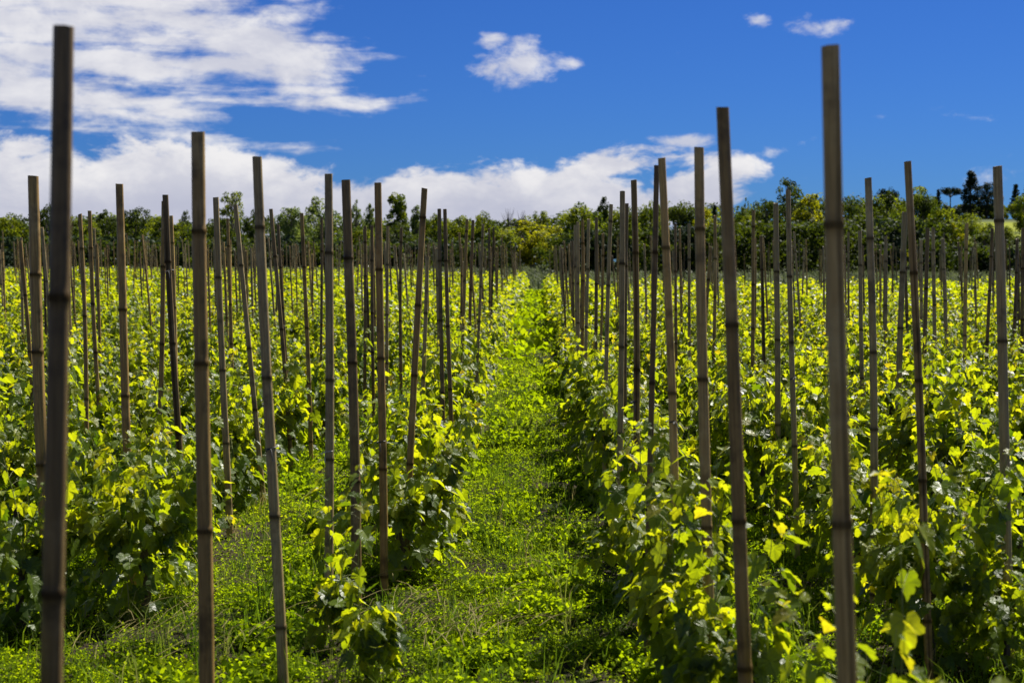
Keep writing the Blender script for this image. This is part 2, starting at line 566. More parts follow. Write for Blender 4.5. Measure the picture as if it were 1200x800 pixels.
def build_cover():
    Vs, Fs, Ts, base = [], [], [], 0
    for y0, y1, dens, size, nl, pad in ((5.0, 9.5, 3600, 0.019, 4, 0.8), (9.5, 15, 1500, 0.026, 4, 1.0), (15, 27, 420, 0.046, 3, 1.5), (27, 78, 40, 0.12, 3, 2.0)):
        w1 = 0.385 * y1 + pad
        n = int(dens * (y1 - y0) * 2 * w1)
        x = RNG.uniform(-w1, w1, n)
        y = RNG.uniform(y0, y1, n)
        keep = (np.abs(x) < 0.385 * y + pad) & (RNG.uniform(0, 1, n) > bare(x, y))
        x, y = x[keep], y[keep]
        n = len(x)
        clump = vnoise(x, y, 0.16, 1) * 0.6 + vnoise(x, y, 0.5, 5) * 0.4
        z = H(x, y) + RNG.uniform(0.0, 1.0, n) * (0.015 + 0.15 * clump ** 1.5)
        T = np.clip(0.15 + 0.5 * vnoise(x, y, 0.9, 2) + RNG.normal(0, 0.18, n), 0, 1)
        patch = 0.62 + 1.0 * ss(0.45, 0.8, vnoise(x, y, 0.38, 13)) + 0.35 * RNG.uniform(0, 1, n) ** 3
        V, F, T = leaflets(np.stack([x, y, z], -1), 0.55, size * patch, T, nl)
        Vs.append(V)
        Fs.append(F + base)
        Ts.append(T)
        base += len(V)
    me = mesh('ground_cover', np.concatenate(Vs), [np.concatenate(Fs)], [M_COVER], attrs={'tint': np.concatenate(Ts)})
    tag(link('ground_cover', me), 'low clover and weeds covering the path and the alleys', 'weeds', kind='stuff')


build_cover()


def blades(x, y, h, w, lean, T, z0=0.0):
    n = len(x)
    a = RNG.uniform(0, 2 * math.pi, n)
    s = np.stack([np.cos(a), np.sin(a), 0 * a], -1) * (w / 2)[:, None]
    la = RNG.uniform(0, 2 * math.pi, n)
    L = np.stack([np.cos(la), np.sin(la), 0 * la], -1) * (lean * h)[:, None]
    o = np.stack([x, y, H(x, y) + z0], -1)
    up = np.array([0, 0, 1.0])
    m = o + L * 0.3 + up * (h * 0.6)[:, None]
    t = o + L + up * (h * np.clip(1.05 - 0.3 * lean, 0.1, 2))[:, None]
    V = np.stack([o - s, o + s, m + s * 0.7, m - s * 0.7, t], 1)
    i = np.arange(n)[:, None] * 5
    return V.reshape(-1, 3), [i + np.array([0, 1, 2, 3]), i + np.array([3, 2, 4])], np.repeat(T, 5)


def build_grass():
    n = 4600
    y = RNG.uniform(5.2, 24, n) ** 1.0
    x = RNG.uniform(-1, 1, n) * (0.385 * y + 1)
    k = 7
    x = np.repeat(x, k) + RNG.normal(0, 0.03, n * k)
    y = np.repeat(y, k) + RNG.normal(0, 0.03, n * k)
    tt = np.repeat(np.clip(RNG.normal(0.45, 0.26, n), 0, 1), k)
    h = RNG.uniform(0.08, 0.24, n * k) * np.repeat(0.7 + 0.8 * RNG.uniform(0, 1, n) ** 2, k)
    V, F, T = blades(x, y, h, RNG.uniform(0.004, 0.008, n * k), RNG.uniform(0.1, 0.9, n * k), tt)
    me = mesh('grass', V, F, [M_GRASS], attrs={'tint': T})
    tag(link('grass', me), 'tufts of longer grass standing among the clover', 'grass', kind='stuff')
    # dry straw and prunings lying about
    a = Acc()
    spots = [(-0.75, 7.1, 0.3, 60), (-1.75, 6.9, 0.22, 70), (-0.3, 6.9, 0.22, 40), (-2.2, 7.6, 0.35, 40), (-0.2, 7.6, 0.4, 30), (0.1, 9.5, 0.5, 30), (4.2, 14, 1.6, 160), (-1.9, 9.5, 0.6, 40)]
    for cx, cy, sp, m in spots:
        main = random.uniform(0, math.pi)
        for _ in range(m):
            px, py = random.gauss(cx, sp), random.gauss(cy, sp)
            an = main + random.gauss(0, 0.6)
            L = random.uniform(0.08, 0.38)
            zb = float(H(px, py)) + random.uniform(0.05, 0.14)
            rise = random.gauss(0.0, 0.12)
            q = [(px + math.cos(an) * L * s, py + math.sin(an) * L * s, zb + rise * L * s + 0.03 * math.sin(3 * s)) for s in (0, 0.35, 0.7, 1)]
            V, F = tube(q, [0.0020, 0.0018, 0.0015, 0.0008], 3)
            a.add(V, F, 0, random.uniform(0.85, 1.0))
    tag(link('dry_straw', a.build('dry_straw', [M_GRASS])), 'dry straw and dead stems lying on the weeds', 'straw', kind='stuff')
    # the rank grass of the meadow between the vineyard and the woods
    n = 42000
    y = RNG.uniform(58, 165, n)
    x = RNG.uniform(-1, 1, n) * (0.40 * y + 4)
    keep = (y > 88) | (x > 6)
    x, y = x[keep], y[keep]
    n = len(x)
    V, F, T = blades(x, y, RNG.uniform(0.35, 0.9, n), RNG.uniform(0.15, 0.32, n), RNG.uniform(0.2, 0.9, n), np.clip(0.35 + 0.4 * vnoise(x, y, 6, 4) + RNG.normal(0, 0.1, n), 0, 0.8))
    me = mesh('meadow_grass', V, F, [leaf_mat('meadow_leaf', [(0.0, (0.05, 0.07, 0.025)), (1.0, (0.11, 0.125, 0.06))], [(0.0, (0.10, 0.13, 0.04)), (1.0, (0.17, 0.20, 0.08))], 0.3, 0.7, 0.2, 0.4)], attrs={'tint': T})
    tag(link('meadow_grass', me), 'grey green rank meadow grass beyond the last canes', 'meadow', kind='stuff')


build_grass()

# ------------------------------------------------------------------ bamboo canes
HA = 0.46     # how far the canes rise above the eye
# top x, top y, a lower x, y on the same cane (pixels of the photograph), width, tone, split, label
CANES = [
    (75, 33, 50, 800, 27, 'dark', 0, 'thick blurred bamboo cane nearest the viewer, tallest on the left'),
    (968, 58, 997, 800, 24, 'tan', 1, 'thick blurred bamboo cane with a lengthwise split, tallest on the right'),
    (843, 128, 879, 800, 17, 'brown', 0, 'thick brown cane tilted left, just before the tall blurred split one'),
    (819, 173, 831, 670, 13, 'tan', 0, 'straight tan cane whose dark knot stands at sky height, right of the path'),
    (234, 155, 234, 800, 18, 'brown', 0, 'thick upright brown cane, second tallest on the left, rooted in grass'),
    (304, 185, 326, 800, 12.5, 'grey', 0, 'long grey cane tilted left, between the thick brown one and a straight one'),
    (384, 203, 382, 800, 10.5, 'grey', 0, 'slim upright grey cane with a young shoot climbing its lower half'),
    (406, 211, 414, 640, 12, 'dark', 0, 'dark grey cane with a pale lit edge, beside the path row'),
    (442, 214, 447, 695, 9.5, 'brown', 0, 'reddish brown upright cane whose foot stands in bare shade beside the path'),
    (498, 221, 484, 490, 8, 'brown', 0, 'brown cane tilted right, its top nearest the poplar, left of the path'),
    (501, 300, 495, 480, 5, 'grey', 0, 'short thin cane half hidden behind the brown one tilted right'),
    (515, 245, 517, 398, 5, 'dark', 0, 'left one of the twin dark canes in front of the low woods'),
    (521, 245, 526, 425, 5, 'dark', 0, 'right one of the twin dark canes in front of the low woods'),
    (547, 257, 542, 398, 4, 'brown', 0, 'thin brown cane tilted right, next behind the twin dark canes'),
    (554, 258, 551, 372, 4, 'dark', 0, 'thin dark cane beside the brown one behind the twins'),
    (566, 263, 562, 365, 3.6, 'grey', 0, 'thin grey cane standing alone before the path row closes up'),
    (31, 205, 40, 480, 14, 'brown', 0, 'brown cane at the left picture edge, behind the tallest blurred one'),
    (105, 247, 113, 480, 5, 'brown', 0, 'short thin brown cane between the tallest blurred one and a straight dark one'),
    (136, 215, 151, 720, 10, 'brown', 0, 'dark brown cane leaning left with its foot in deep vine shade'),
    (192, 228, 205, 500, 8, 'dark', 1, 'cane with a black lengthwise split and a small wire tie'),
    (194, 236, 185, 445, 6, 'brown', 0, 'brown cane crossing behind the one with the black split'),
    (251, 231, 259, 465, 8, 'grey', 0, 'grey cane just right of the thick upright brown one'),
    (277, 240, 294, 442, 6, 'grey', 0, 'grey cane leaning strongly left in front of the round airy tree'),
    (267, 256, 270, 465, 4, 'brown', 0, 'thin cane left of the strongly leaning grey one'),
    (318, 245, 330, 427, 5, 'dark', 0, 'thin dark cane with a lit edge right of the long grey tilted one'),
    (325, 263, 333, 400, 4, 'dark', 0, 'thinner dark cane parallel to its dark neighbour, pale woods behind'),
    (355, 250, 360, 457, 5, 'brown', 0, 'thin brown cane in front of the broad pale green tree'),
    (376, 255, 375, 400, 3.5, 'dark', 0, 'very thin dark cane touching the slim upright grey one'),
    (428, 265, 427, 430, 4, 'dark', 0, 'thin dark cane left of the reddish brown upright one'),
    (435, 264, 436, 400, 4, 'dark', 0, 'thin dark cane almost touching the reddish brown upright one'),
    (454, 265, 453, 385, 4, 'grey', 0, 'thin grey cane left of the poplar trunk'),
    (471, 267, 470, 385, 4, 'dark', 0, 'thin dark cane in front of the poplar'),
    (774, 187, 790, 600, 10, 'tan', 0, 'tan cane with two dark knots, front one of a touching pair right of the path'),
    (768, 195, 764, 520, 7, 'dark', 0, 'dark cane half hidden behind the tan one with two knots'),
    (743, 211, 744, 540, 8, 'brown', 1, 'brown cane split down its lower half beside the path'),
    (728, 225, 728, 475, 7, 'grey', 0, 'straight grey cane second from the split brown one towards the woods'),
    (734, 239, 733, 440, 5, 'dark', 0, 'dark cane between the straight grey and the split brown ones'),
    (716, 240, 712, 430, 5, 'grey', 0, 'grey cane in front of the narrow poplar top right of the path'),
    (698, 255, 698, 405, 4.4, 'dark', 0, 'dark upright cane standing alone, right path row, before the cluster'),
    (689, 257, 687, 390, 4, 'grey', 0, 'pale cane at the near end of the tight cluster right of the path'),
    (682, 258, 682, 400, 4, 'brown', 0, 'brown cane in the tight cluster right of the path, nearest the dark upright'),
    (677, 260, 678, 380, 4, 'grey', 0, 'pale cane in the middle of the tight cluster right of the path'),
    (674, 264, 676, 370, 4, 'grey', 0, 'pale cane at the far end of the tight cluster right of the path'),
    (791, 262, 793, 400, 3.6, 'dark', 0, 'short dark cane between the tan knotted and the straight tan ones'),
    (806, 262, 808, 375, 3.6, 'grey', 0, 'short pale cane just left of the straight tan one'),
    (836, 253, 836, 370, 4, 'brown', 0, 'thin brown cane between the straight tan and the thick tilted ones'),
    (881, 247, 880, 470, 4.4, 'brown', 0, 'thin brown cane alone in front of the dark wood, vine leaf at mid height'),
    (906, 239, 910, 430, 7, 'grey', 0, 'pale grey cane with a flat top, left one of a pair before dark trees'),
    (921, 224, 928, 430, 6.5, 'grey', 0, 'pale cane, taller right one of a pair before dark trees'),
    (1012, 210, 1021, 495, 9, 'grey', 0, 'straight pale grey cane first right of the tall split blurred one'),
    (1064, 189, 1085, 600, 9.5, 'brown', 1, 'brown cane tilted left with a dark seam, on the right before dark trees'),
    (1163, 196, 1185, 720, 12, 'grey', 0, 'thick grey cane near the right picture edge, next to the cypress'),
    (1035, 277, 1036, 400, 4, 'grey', 0, 'short grey cane halfway between the pale grey and the seamed brown ones'),
    (1055, 271, 1062, 405, 4, 'dark', 0, 'thin dark cane just left of the seamed brown one'),
    (1077, 281, 1079, 400, 4, 'grey', 0, 'thin grey cane just right of the seamed brown one'),
    (1090, 267, 1094, 420, 4.5, 'grey', 0, 'thin grey cane leaning left, second right of the seamed brown one'),
    (1102, 280, 1106, 385, 4.2, 'grey', 0, 'short grey cane below the umbrella pine'),
    (1127, 262, 1128, 430, 4.5, 'tan', 0, 'pale cane directly below the cypress'),
    (1156, 268, 1154, 400, 4, 'dark', 0, 'thin dark cane tight beside the thick grey right-hand one'),
    (1191, 268, 1195, 410, 4.5, 'dark', 0, 'dark cane at the right picture edge beyond the thick grey one'),
]


def cane_mesh(name, h, r, tone, split=False, bend=0.0, seed=0, sides=12, cut=0.0, r_top=0.86):
    rr = random.Random(seed)
    zs, rad, dark = [], [], []
    z = -0.12
    nodes = []
    q = rr.uniform(0.1, 0.35)
    while q < h - 0.10:
        nodes.append(q)
        q += rr.uniform(0.40, 0.66)
    nodes = [q for q in nodes if h - q > 0.12]
    prof = [(-0.15, 0)]
    for q in nodes:
        prof += [(q - 0.030, 0), (q - 0.014, 0.35), (q - 0.006, 1.0), (q + 0.004, 1.0), (q + 0.010, 0.5), (q + 0.026, 0.12), (q + 0.05, 0)]
    mids = [(nodes[i] + nodes[i + 1]) / 2 for i in range(len(nodes) - 1)]
    prof += [(m, 0) for m in mids] + [(h, 0.0)]
    prof = sorted(prof)
    a = np.linspace(0, 2 * math.pi, sides, endpoint=False) + rr.uniform(0, 1)
    V, T = [], []
    ba = rr.uniform(0, 2 * math.pi)
    wob = [(rr.uniform(0, 6.28), rr.uniform(0, 6.28)) for _ in range(2)]
    sa = -math.pi / 2 + rr.uniform(-0.5, 0.5)
    for z, dk in prof:
        t = z / h
        rz = r * (1.04 - (1.04 - r_top) * max(t, 0)) * (1 + (0.10 if dk == 1.0 else (-0.03 if 0 < dk < 0.2 else 0)))
        cx = bend * math.sin(math.pi * max(t, 0)) * math.cos(ba) + 0.004 * math.sin(5 * t + wob[0][0])
        cy = bend * math.sin(math.pi * max(t, 0)) * math.sin(ba) + 0.004 * math.sin(5 * t + wob[0][1])
        for k in range(sides):
            f = 1.0
            d2 = 0.0
            if split:
                da = abs((a[k] - sa + math.pi) % (2 * math.pi) - math.pi)
                if da < 2.2 * math.pi / sides * 0.6 and z < h * 0.93:
                    f, d2 = 0.62, 0.85
            zz = z + (cut * math.cos(a[k] + ba) + rr.uniform(-.0008, .0008) if z == h else 0)
            V.append((cx + rz * f * math.cos(a[k]), cy + rz * f * math.sin(a[k]), zz))
            T.append(max(dk, d2))
    n = len(prof)
    V, T = list(V), list(T)
    F = []
    for i in range(n - 1):
        for k in range(sides):
            k2 = (k + 1) % sides
            F.append((i * sides + k, i * sides + k2, (i + 1) * sides + k2, (i + 1) * sides + k))
    # the sawn hollow top: rim, inner wall, floor
    top = (n - 1) * sides
    for k in range(sides):
        V.append(V[top + k])
        T.append(0.55)
    top = len(V) - sides
    b = len(V)
    c = np.mean([V[top + k] for k in range(sides)], axis=0)
    for dz, f in ((0.0, 0.70), (-0.06, 0.68)):
        for k in range(sides):
            p = np.array(V[top + k])
            V.append((c[0] + (p[0] - c[0]) * f, c[1] + (p[1] - c[1]) * f, p[2] + dz))
            T.append(0.35 if dz == 0 else 0.9)
    for k in range(sides):
        k2 = (k + 1) % sides
        F.append((top + k, top + k2, b + k2, b + k))
        F.append((b + k, b + k2, b + sides + k2, b + sides + k))
    me = mesh(name, V, [np.array(F), np.array([[b + sides + k for k in range(sides)]])], [M_CANE[tone]], attrs={'tint': T}, smooth=True)
    return me


def tie_mesh(r, mat):
    a = np.linspace(0, 2 * math.pi, 13)
    V, F = tube(np.stack([np.cos(a) * r, np.sin(a) * r, 0.004 * np.sin(a)], -1), 0.003, 5)
    acc = Acc()
    acc.add(V, F)
    for sx in (1, -1):
        V, F = tube([(r, 0, 0), (r + 0.012, sx * 0.006, -0.004), (r + 0.022, sx * 0.014, -0.022 * (sx + 1.4))], 0.0025, 5)
        acc.add(V, F)
    return acc.build('tie', [mat], True)


canes = []       # (x, y, object) of single canes
vine_feet = []   # (x, y) for every cane that has a vine
CG = 'bamboo canes standing in the vine rows'
for i, (tx, ty, bx, by, w, tone, split, lab) in enumerate(CANES):
    d = FP * HA / (HY - ty)
    d_w = FP * 0.0425 / w
    if ty > 295:
        d = 13.0
    if ty > 240:
        d = 0.65 * d + 0.35 * min(d_w, 22)
    z0 = float(H(0, d))
    ztop = EYE + (HY - ty) / FP * d
    yb = HY + (EYE - z0) / d * FP
    xt = (tx - VX) / FP * d
    bxx = tx + (bx - tx) * (yb - ty) / (by - ty)
    xb = (bxx - VX) / FP * d
    h = ztop - z0
    L = math.hypot(h, xt - xb)
    me = cane_mesh('bamboo_cane', L, w * d / FP / 2 * 1.02, tone, split, random.uniform(0.0, 0.014), 100 + i, 18 if d < 8 else 12, random.uniform(0.0, 0.0025))
    o = link('bamboo_cane', me)
    o.location = (xb, d, z0)
    o.rotation_euler = (random.uniform(-0.03, 0.03) if d > 5 else 0.0, math.atan2(xt - xb, h), 0)
    tag(o, lab, 'bamboo cane', CG)
    canes.append((xb, d, o))
    if i in (6, 8, 19, 32, 34, 48, 5, 25):
        t = link('tie', tie_mesh(w * d / FP / 2 * 1.1, M_TIE if i != 6 else M_PALE), o)
        t.location = (0, 0, {19: L - 0.50, 6: 0.95, 8: 0.9}.get(i, random.uniform(0.9, 1.25)))
        t.rotation_euler = (0, 0, random.uniform(-2.4, -0.6))
measured = [(x, y) for x, y, _ in canes]

ORD = ['first', 'second', 'third', 'fourth', 'fifth', 'sixth', 'seventh', 'eighth', 'ninth', 'tenth', 'eleventh', 'twelfth', 'thirteenth', 'fourteenth', 'fifteenth',
       'sixteenth', 'seventeenth', 'eighteenth', 'nineteenth', 'twentieth'] + ['twenty-' + w for w in ('first', 'second', 'third', 'fourth', 'fifth', 'sixth', 'seventh', 'eighth', 'ninth')] + ['thirtieth'] + \
      ['thirty-' + w for w in ('first', 'second', 'third', 'fourth', 'fifth', 'sixth', 'seventh', 'eighth', 'ninth')] + ['fortieth'] + ['forty-' + w for w in ('first', 'second', 'third', 'fourth', 'fifth', 'sixth', 'seventh', 'eighth', 'ninth')]

rr = random.Random(5)
slots = []     # row places of vines: (x, y, side, row)
cane_slots = []     # the same for canes further back
for side in (-1, 1):
    for k in range(0, 26):
        rx = (-1.0 - 1.36 * k) if side < 0 else (0.68 + 1.16 * k)
        y = 8.5 + rr.uniform(0, 0.8)
        yend = 76 if side < 0 else 56
        if side > 0 and k < 2:
            yend = 72
        while y < yend:
            x = rx + rr.gauss(0, 0.07)
            if abs(x) < 0.40 * y + 1.5:
                slots.append((x, y + rr.uniform(-0.2, 0.2), side, k))
            y += rr.uniform(0.8, 1.1)
        y = 8.5 + rr.uniform(0, 1.2)
        while y < yend:
            x = rx + rr.gauss(0, 0.09)
            if abs(x) < 0.40 * y + 1.5 and rr.random() > max(0.6 * float(ss(28, 55, y)), (0.52 if side > 0 else 0.28) * float(ss(11, 14, y)) * float(k > 0)):
                cane_slots.append((x, y + rr.uniform(-0.25, 0.25), side, k))
            y += rr.uniform(1.1, 1.75)


def in_frame(x, y, m=0):
    u = VX + x / y * FP
    return -m < u < 1200 + m


free = []
for s in cane_slots:
    x, y, side, k = s
    if in_frame(x, y, 30):
        if y < 10.5 or (k == 0 and y < 15.5) or (k == 1 and y < 12.5):
            continue
        if any(abs(x - mx_) < 0.6 and abs(y - my_) < 0.5 for mx_, my_ in measured):
            continue
    elif y < 7:
        continue
    free.append(s)
framed = sorted([s for s in free if in_frame(s[0], s[1], 2)], key=lambda s: s[1])
single = framed[:300 - len(CANES)]
rest = [s for s in free if s not in set(single)]

protos = []
for v in range(14):
    tone = ('brown', 'grey', 'dark', 'grey', 'tan', 'dark', 'brown')[v % 7]
    protos.append((cane_mesh('bamboo_cane', 2.22, 0.0205 * rr.uniform(0.85, 1.1), tone, v % 5 == 4, rr.uniform(0, 0.02), 500 + v, 9, rr.uniform(0, 0.006)), tone))
proto_obj = [None] * len(protos)
rowcount = {}
TONE = {'brown': 'brown', 'grey': 'grey', 'dark': 'dark', 'tan': 'pale tan'}
for x, y, side, k in sorted(single, key=lambda s: s[1]):
    v = rr.randrange(len(protos))
    if proto_obj[v] is None:
        o = link('bamboo_cane', protos[v][0])
        proto_obj[v] = o
    else:
        o = proto_obj[v].copy()
        COL.objects.link(o)
    lean = rr.gauss(-0.025, 0.028)
    sz = rr.gauss(1.0, 0.055)
    sr = rr.uniform(0.85, 1.15)
    o.location = (x, y, float(H(x, y)))
    o.rotation_euler = (rr.gauss(0, 0.02), lean, 0)
    o.scale = (sr, sr, sz)
    c = rowcount.get((side, k), 0)
    rowcount[(side, k)] = c + 1
    how = 'leaning left' if lean < -0.05 else ('tilted right' if lean > 0.012 else 'upright')
    size = 'short' if sz < 0.95 else ('tall' if sz > 1.06 else 'thin')
    lab = f"{size} {how} {TONE[protos[v][1]]} cane, {ORD[c]} far one in {ORD[k]} row {'left' if side < 0 else 'right'} of path"
    tag(o, lab, 'bamboo cane', CG)
    canes.append((x, y, o))

acc = Acc()
for x, y, side, k in rest:
    h = 2.22 * rr.gauss(1, 0.055)
    le = rr.gauss(-0.025, 0.028)
    z0 = float(H(x, y))
    dk = rr.uniform(0, 0.55)
    V, F = tube([(x, y, z0 - 0.1), (x + le * h * 0.5, y, z0 + h * 0.5), (x + le * h, y + rr.gauss(0, 0.03), z0 + h)], 0.0205 * rr.uniform(0.85, 1.15), 5)
    acc.add(V, F, rr.choice((0, 0, 1)), dk)
    acc.add([V[-5 + q] for q in range(5)], np.array([[0, 1, 2, 3, 4]]), 0, 0.8)
tag(link('distant_canes', acc.build('distant_canes', [M_CANE['grey'], M_CANE['brown']])), 'crowd of distant bamboo canes at the far end of the field', 'bamboo canes', kind='stuff')

# ------------------------------------------------------------------ grapevines
half = [(0.0, 0.02), (0.10, -0.13), (0.24, -0.17), (0.36, -0.08), (0.42, 0.03), (0.40, 0.13), (0.52, 0.24), (0.56, 0.40), (0.44, 0.46), (0.33, 0.47),
        (0.34, 0.60), (0.27, 0.74), (0.15, 0.84), (0.08, 0.95), (0.0, 1.04)]
outl = half + [(-x, y) for x, y in reversed(half[1:-1])]
LT = np.array([(0.0, 0.36)] + outl)
LN = len(LT)
LFACE = np.array([(0, 1 + i, 1 + (i + 1) % (LN - 1)) for i in range(LN - 1)])


LXY = [None, None]   # leaf-plane coordinates of the last batch, for the veins


def leaves(O, T, Nn, S, tint, simple=False):
    """grape leaves: petiole point O, tip direction T, blade normal Nn, size S"""
    O, T, Nn = np.asarray(O), unit(T), np.asarray(Nn)
    Nn = unit(Nn - (Nn * T).sum(-1, keepdims=True) * T)
    B = np.cross(T, Nn)
    n = len(O)
    if simple:
        lt = np.array([(0, 0.0), (0.5, 0.2), (0.33, 0.72), (0, 1.0), (-0.33, 0.72), (-0.5, 0.2)])
        face = np.array([[0, 1, 2, 3], [0, 3, 4, 5]])
    else:
        lt, face = LT, LFACE
    m = len(lt)
    fold = RNG.uniform(0.0, 0.45, n)[:, None]
    curl = RNG.uniform(-0.05, 0.55, n)[:, None]
    wav = RNG.uniform(0.02, 0.07, n)[:, None]
    ph = RNG.uniform(0, 6, n)[:, None]
    x, y = lt[None, :, 0], lt[None, :, 1]
    z = fold * np.abs(x) - curl * (y - 0.3) ** 2 * 0.8 - 0.25 * curl * x * x + wav * np.sin(9 * y + 7 * x + ph) * (np.abs(x) + 0.3)
    jit = 1 + RNG.normal(0, 0.045, (n, m))
    V = O[:, None] + S[:, None, None] * ((x * jit)[..., None] * B[:, None] + (y * jit)[..., None] * T[:, None] + z[..., None] * Nn[:, None])
    F = (face[None] + (np.arange(n) * m)[:, None, None]).reshape(-1, face.shape[1])
    LXY[0], LXY[1] = np.tile(lt[:, 0], n), np.tile(lt[:, 1], n)
    return V.reshape(-1, 3), F, np.repeat(tint, m)


def vine_meshes(seed, hgt=1.05, spread=0.34, nsh=14, dens=1.0, up=0.5, head=0.36):
    """trunk, shoots and foliage of one bush vine about hgt tall"""
    rd = random.Random(seed)
    if nsh < 6:
        head = 0.10
    tr = Acc()
    bx, by = rd.uniform(-.05, .05), rd.uniform(-.05, .05)
    pts = [(bx, by, -0.08), (bx + rd.uniform(-.03, .03), by + rd.uniform(-.03, .03), head * 0.4), (rd.uniform(-.05, .05), rd.uniform(-.05, .05), head * 0.75), (0, 0, head)]
    V, F = tube(pts, np.array([0.034, 0.026, 0.024, 0.030]) * (0.35 if nsh < 6 else 1), 8)
    tr.add(V, F)
    starts = []
    for s in (-1, 1):
        e = np.array([rd.uniform(-.05, .05), s * rd.uniform(.16, .30) * (0.2 if nsh < 6 else 1), head + rd.uniform(0.0, 0.10)])
        V, F = tube([(0, 0, head - 0.02), e * np.array([.5, .5, 1]) + np.array([0, 0, -.02]), e], np.array([0.024, 0.018, 0.011]) * (0.35 if nsh < 6 else 1), 7)
        tr.add(V, F)
        starts.append(e)
    st = Acc()
    O, T, Nn, S, tint = [], [], [], [], []
    for q in range(nsh):
        e = starts[q % 2]
        f = rd.uniform(0.1, 1)
        o = np.array([0, 0, head]) * (1 - f) + e * f
        a = rd.uniform(0, 2 * math.pi)
        out = np.array([math.cos(a) * spread * rd.uniform(.3, 1.15), math.sin(a) * spread * 1.25 * rd.uniform(.3, 1.15), 0])
        tall = hgt * rd.uniform(0.72, 1.08) if rd.random() < up else hgt * rd.uniform(0.45, 0.85)
        rise = max(tall - head, 0.08)
        droop = rd.random() < 0.36
        P = []
        ns = 9
        for i in range(ns):
            t = i / (ns - 1)
            z = rise * (t if not droop else (1.5 * t - 2.0 * t * t))
            P.append(o + out * (t ** 0.8) * (1.35 if droop else 1) + np.array([0.02 * math.sin(4 * t + q), 0.02 * math.cos(5 * t + q), z]))
        P = np.array(P)
        V, F = tube(P, np.linspace(0.0042, 0.0015, ns), 4)
        st.add(V, F, 0, 0.5)
        nl = int(rd.uniform(20, 29) * dens * (0.6 + 0.6 * rise))
        nl = max(nl, 8)
        for i in range(nl):
            t = (i + rd.random()) / nl
            t = min(0.06 + 0.94 * t, 1)
            k = min(int(t * (ns - 1)), ns - 2)
            fr = t * (ns - 1) - k
            p = P[k] * (1 - fr) + P[k + 1] * fr
            az = rd.uniform(0, 2 * math.pi)
            o2 = np.array([p[0], p[1], 0.0])
            od = np.array([math.cos(az), math.sin(az), 0]) + 0.9 * unit(o2 + 1e-6)
            od = unit(od)
            young = max(0.0, (t - 0.72) / 0.28)
            pl = rd.uniform(0.04, 0.10) * (1 - 0.5 * young)
            base = p + od * pl + np.array([0, 0, rd.uniform(-0.01, 0.05)])
            if pl > 0.05:
                V, F = tube([p, (p + base) / 2 + np.array([0, 0, .008]), base], 0.0014, 3)
                st.add(V, F, 0, 0.5)
            dip = rd.gauss(-0.8, 0.5) + 0.5 * young
            td = od * math.cos(dip) + np.array([0, 0, math.sin(dip)])
            nv = np.array([rd.gauss(0, .35), rd.gauss(0, .35), 1.0]) + od * rd.uniform(0, 0.7)
            O.append(base)
            T.append(td)
            Nn.append(nv)
            size = rd.uniform(0.060, 0.112) * (1 - 0.55 * young)
            S.append(size)
            tint.append(min(max(min(rd.gauss(0.47, 0.24), 0.84) + 0.36 * young * rd.uniform(.3, 1.2), 0), 1 if rd.random() < 0.25 else 0.9))
    for q in range(70 if nsh > 6 else 6):      # the skirt of old leaves low on the plant
        a, r = rd.uniform(0, 6.28), spread * rd.uniform(0.15, 0.85)
        O.append(np.array([math.cos(a) * r, math.sin(a) * r * 1.35, rd.uniform(0.10, 0.48)]))
        T.append(np.array([math.cos(a), math.sin(a), rd.uniform(-1.6, -0.3)]))
        Nn.append(np.array([math.cos(a) + rd.gauss(0, .4), math.sin(a) + rd.gauss(0, .4), rd.uniform(.2, 1)]))
        S.append(rd.uniform(0.07, 0.12))
        tint.append(rd.uniform(0.1, 0.6))
    V, F, tt = leaves(np.array(O), np.array(T), np.array(Nn), np.array(S), np.array(tint))
    fol = mesh('foliage', V, [F], [M_VINE], attrs={'tint': tt, 'lx': LXY[0], 'ly': LXY[1]})
    return tr.build('trunk', [M_TRUNK], True), st.build('shoots', [M_STEM], True), fol


VINE_KINDS = [  # hgt, spread, shoots, density, share of upright shoots, words
    (1.02, 0.34, 16, 1.0, 0.50, 'bushy grapevine'),
    (1.12, 0.32, 15, 1.0, 0.60, 'tall grapevine'),
    (0.92, 0.36, 17, 1.0, 0.40, 'low spreading grapevine'),
    (1.06, 0.36, 18, 1.1, 0.50, 'dense grapevine'),
    (1.16, 0.30, 14, 0.9, 0.65, 'upright loose grapevine'),
    (0.98, 0.38, 18, 1.1, 0.45, 'broad grapevine'),
    (1.08, 0.33, 16, 1.0, 0.55, 'full leafy grapevine'),
    (0.88, 0.32, 13, 0.9, 0.45, 'small grapevine'),
    (1.10, 0.36, 17, 1.0, 0.60, 'wide tall grapevine'),
    (1.45, 0.30, 12, 0.9, 0.85, 'grapevine with long upright shoots'),
    (1.12, 0.12, 5, 1.1, 0.9, 'thin young grapevine'),
    (1.04, 0.23, 13, 1.0, 0.5, 'narrow grapevine'),
    (1.10, 0.21, 12, 1.0, 0.6, 'narrow tall grapevine'),
    (1.58, 0.07, 3, 0.40, 1.0, 'single long shoot'),
]
vine_protos = []
for i, (hg, spd, nsh, de, up, wd) in enumerate(VINE_KINDS):
    vine_protos.append([vine_meshes(900 + i, hg, spd, nsh, de, up), None, wd])
VG = 'grapevines planted along the rows'


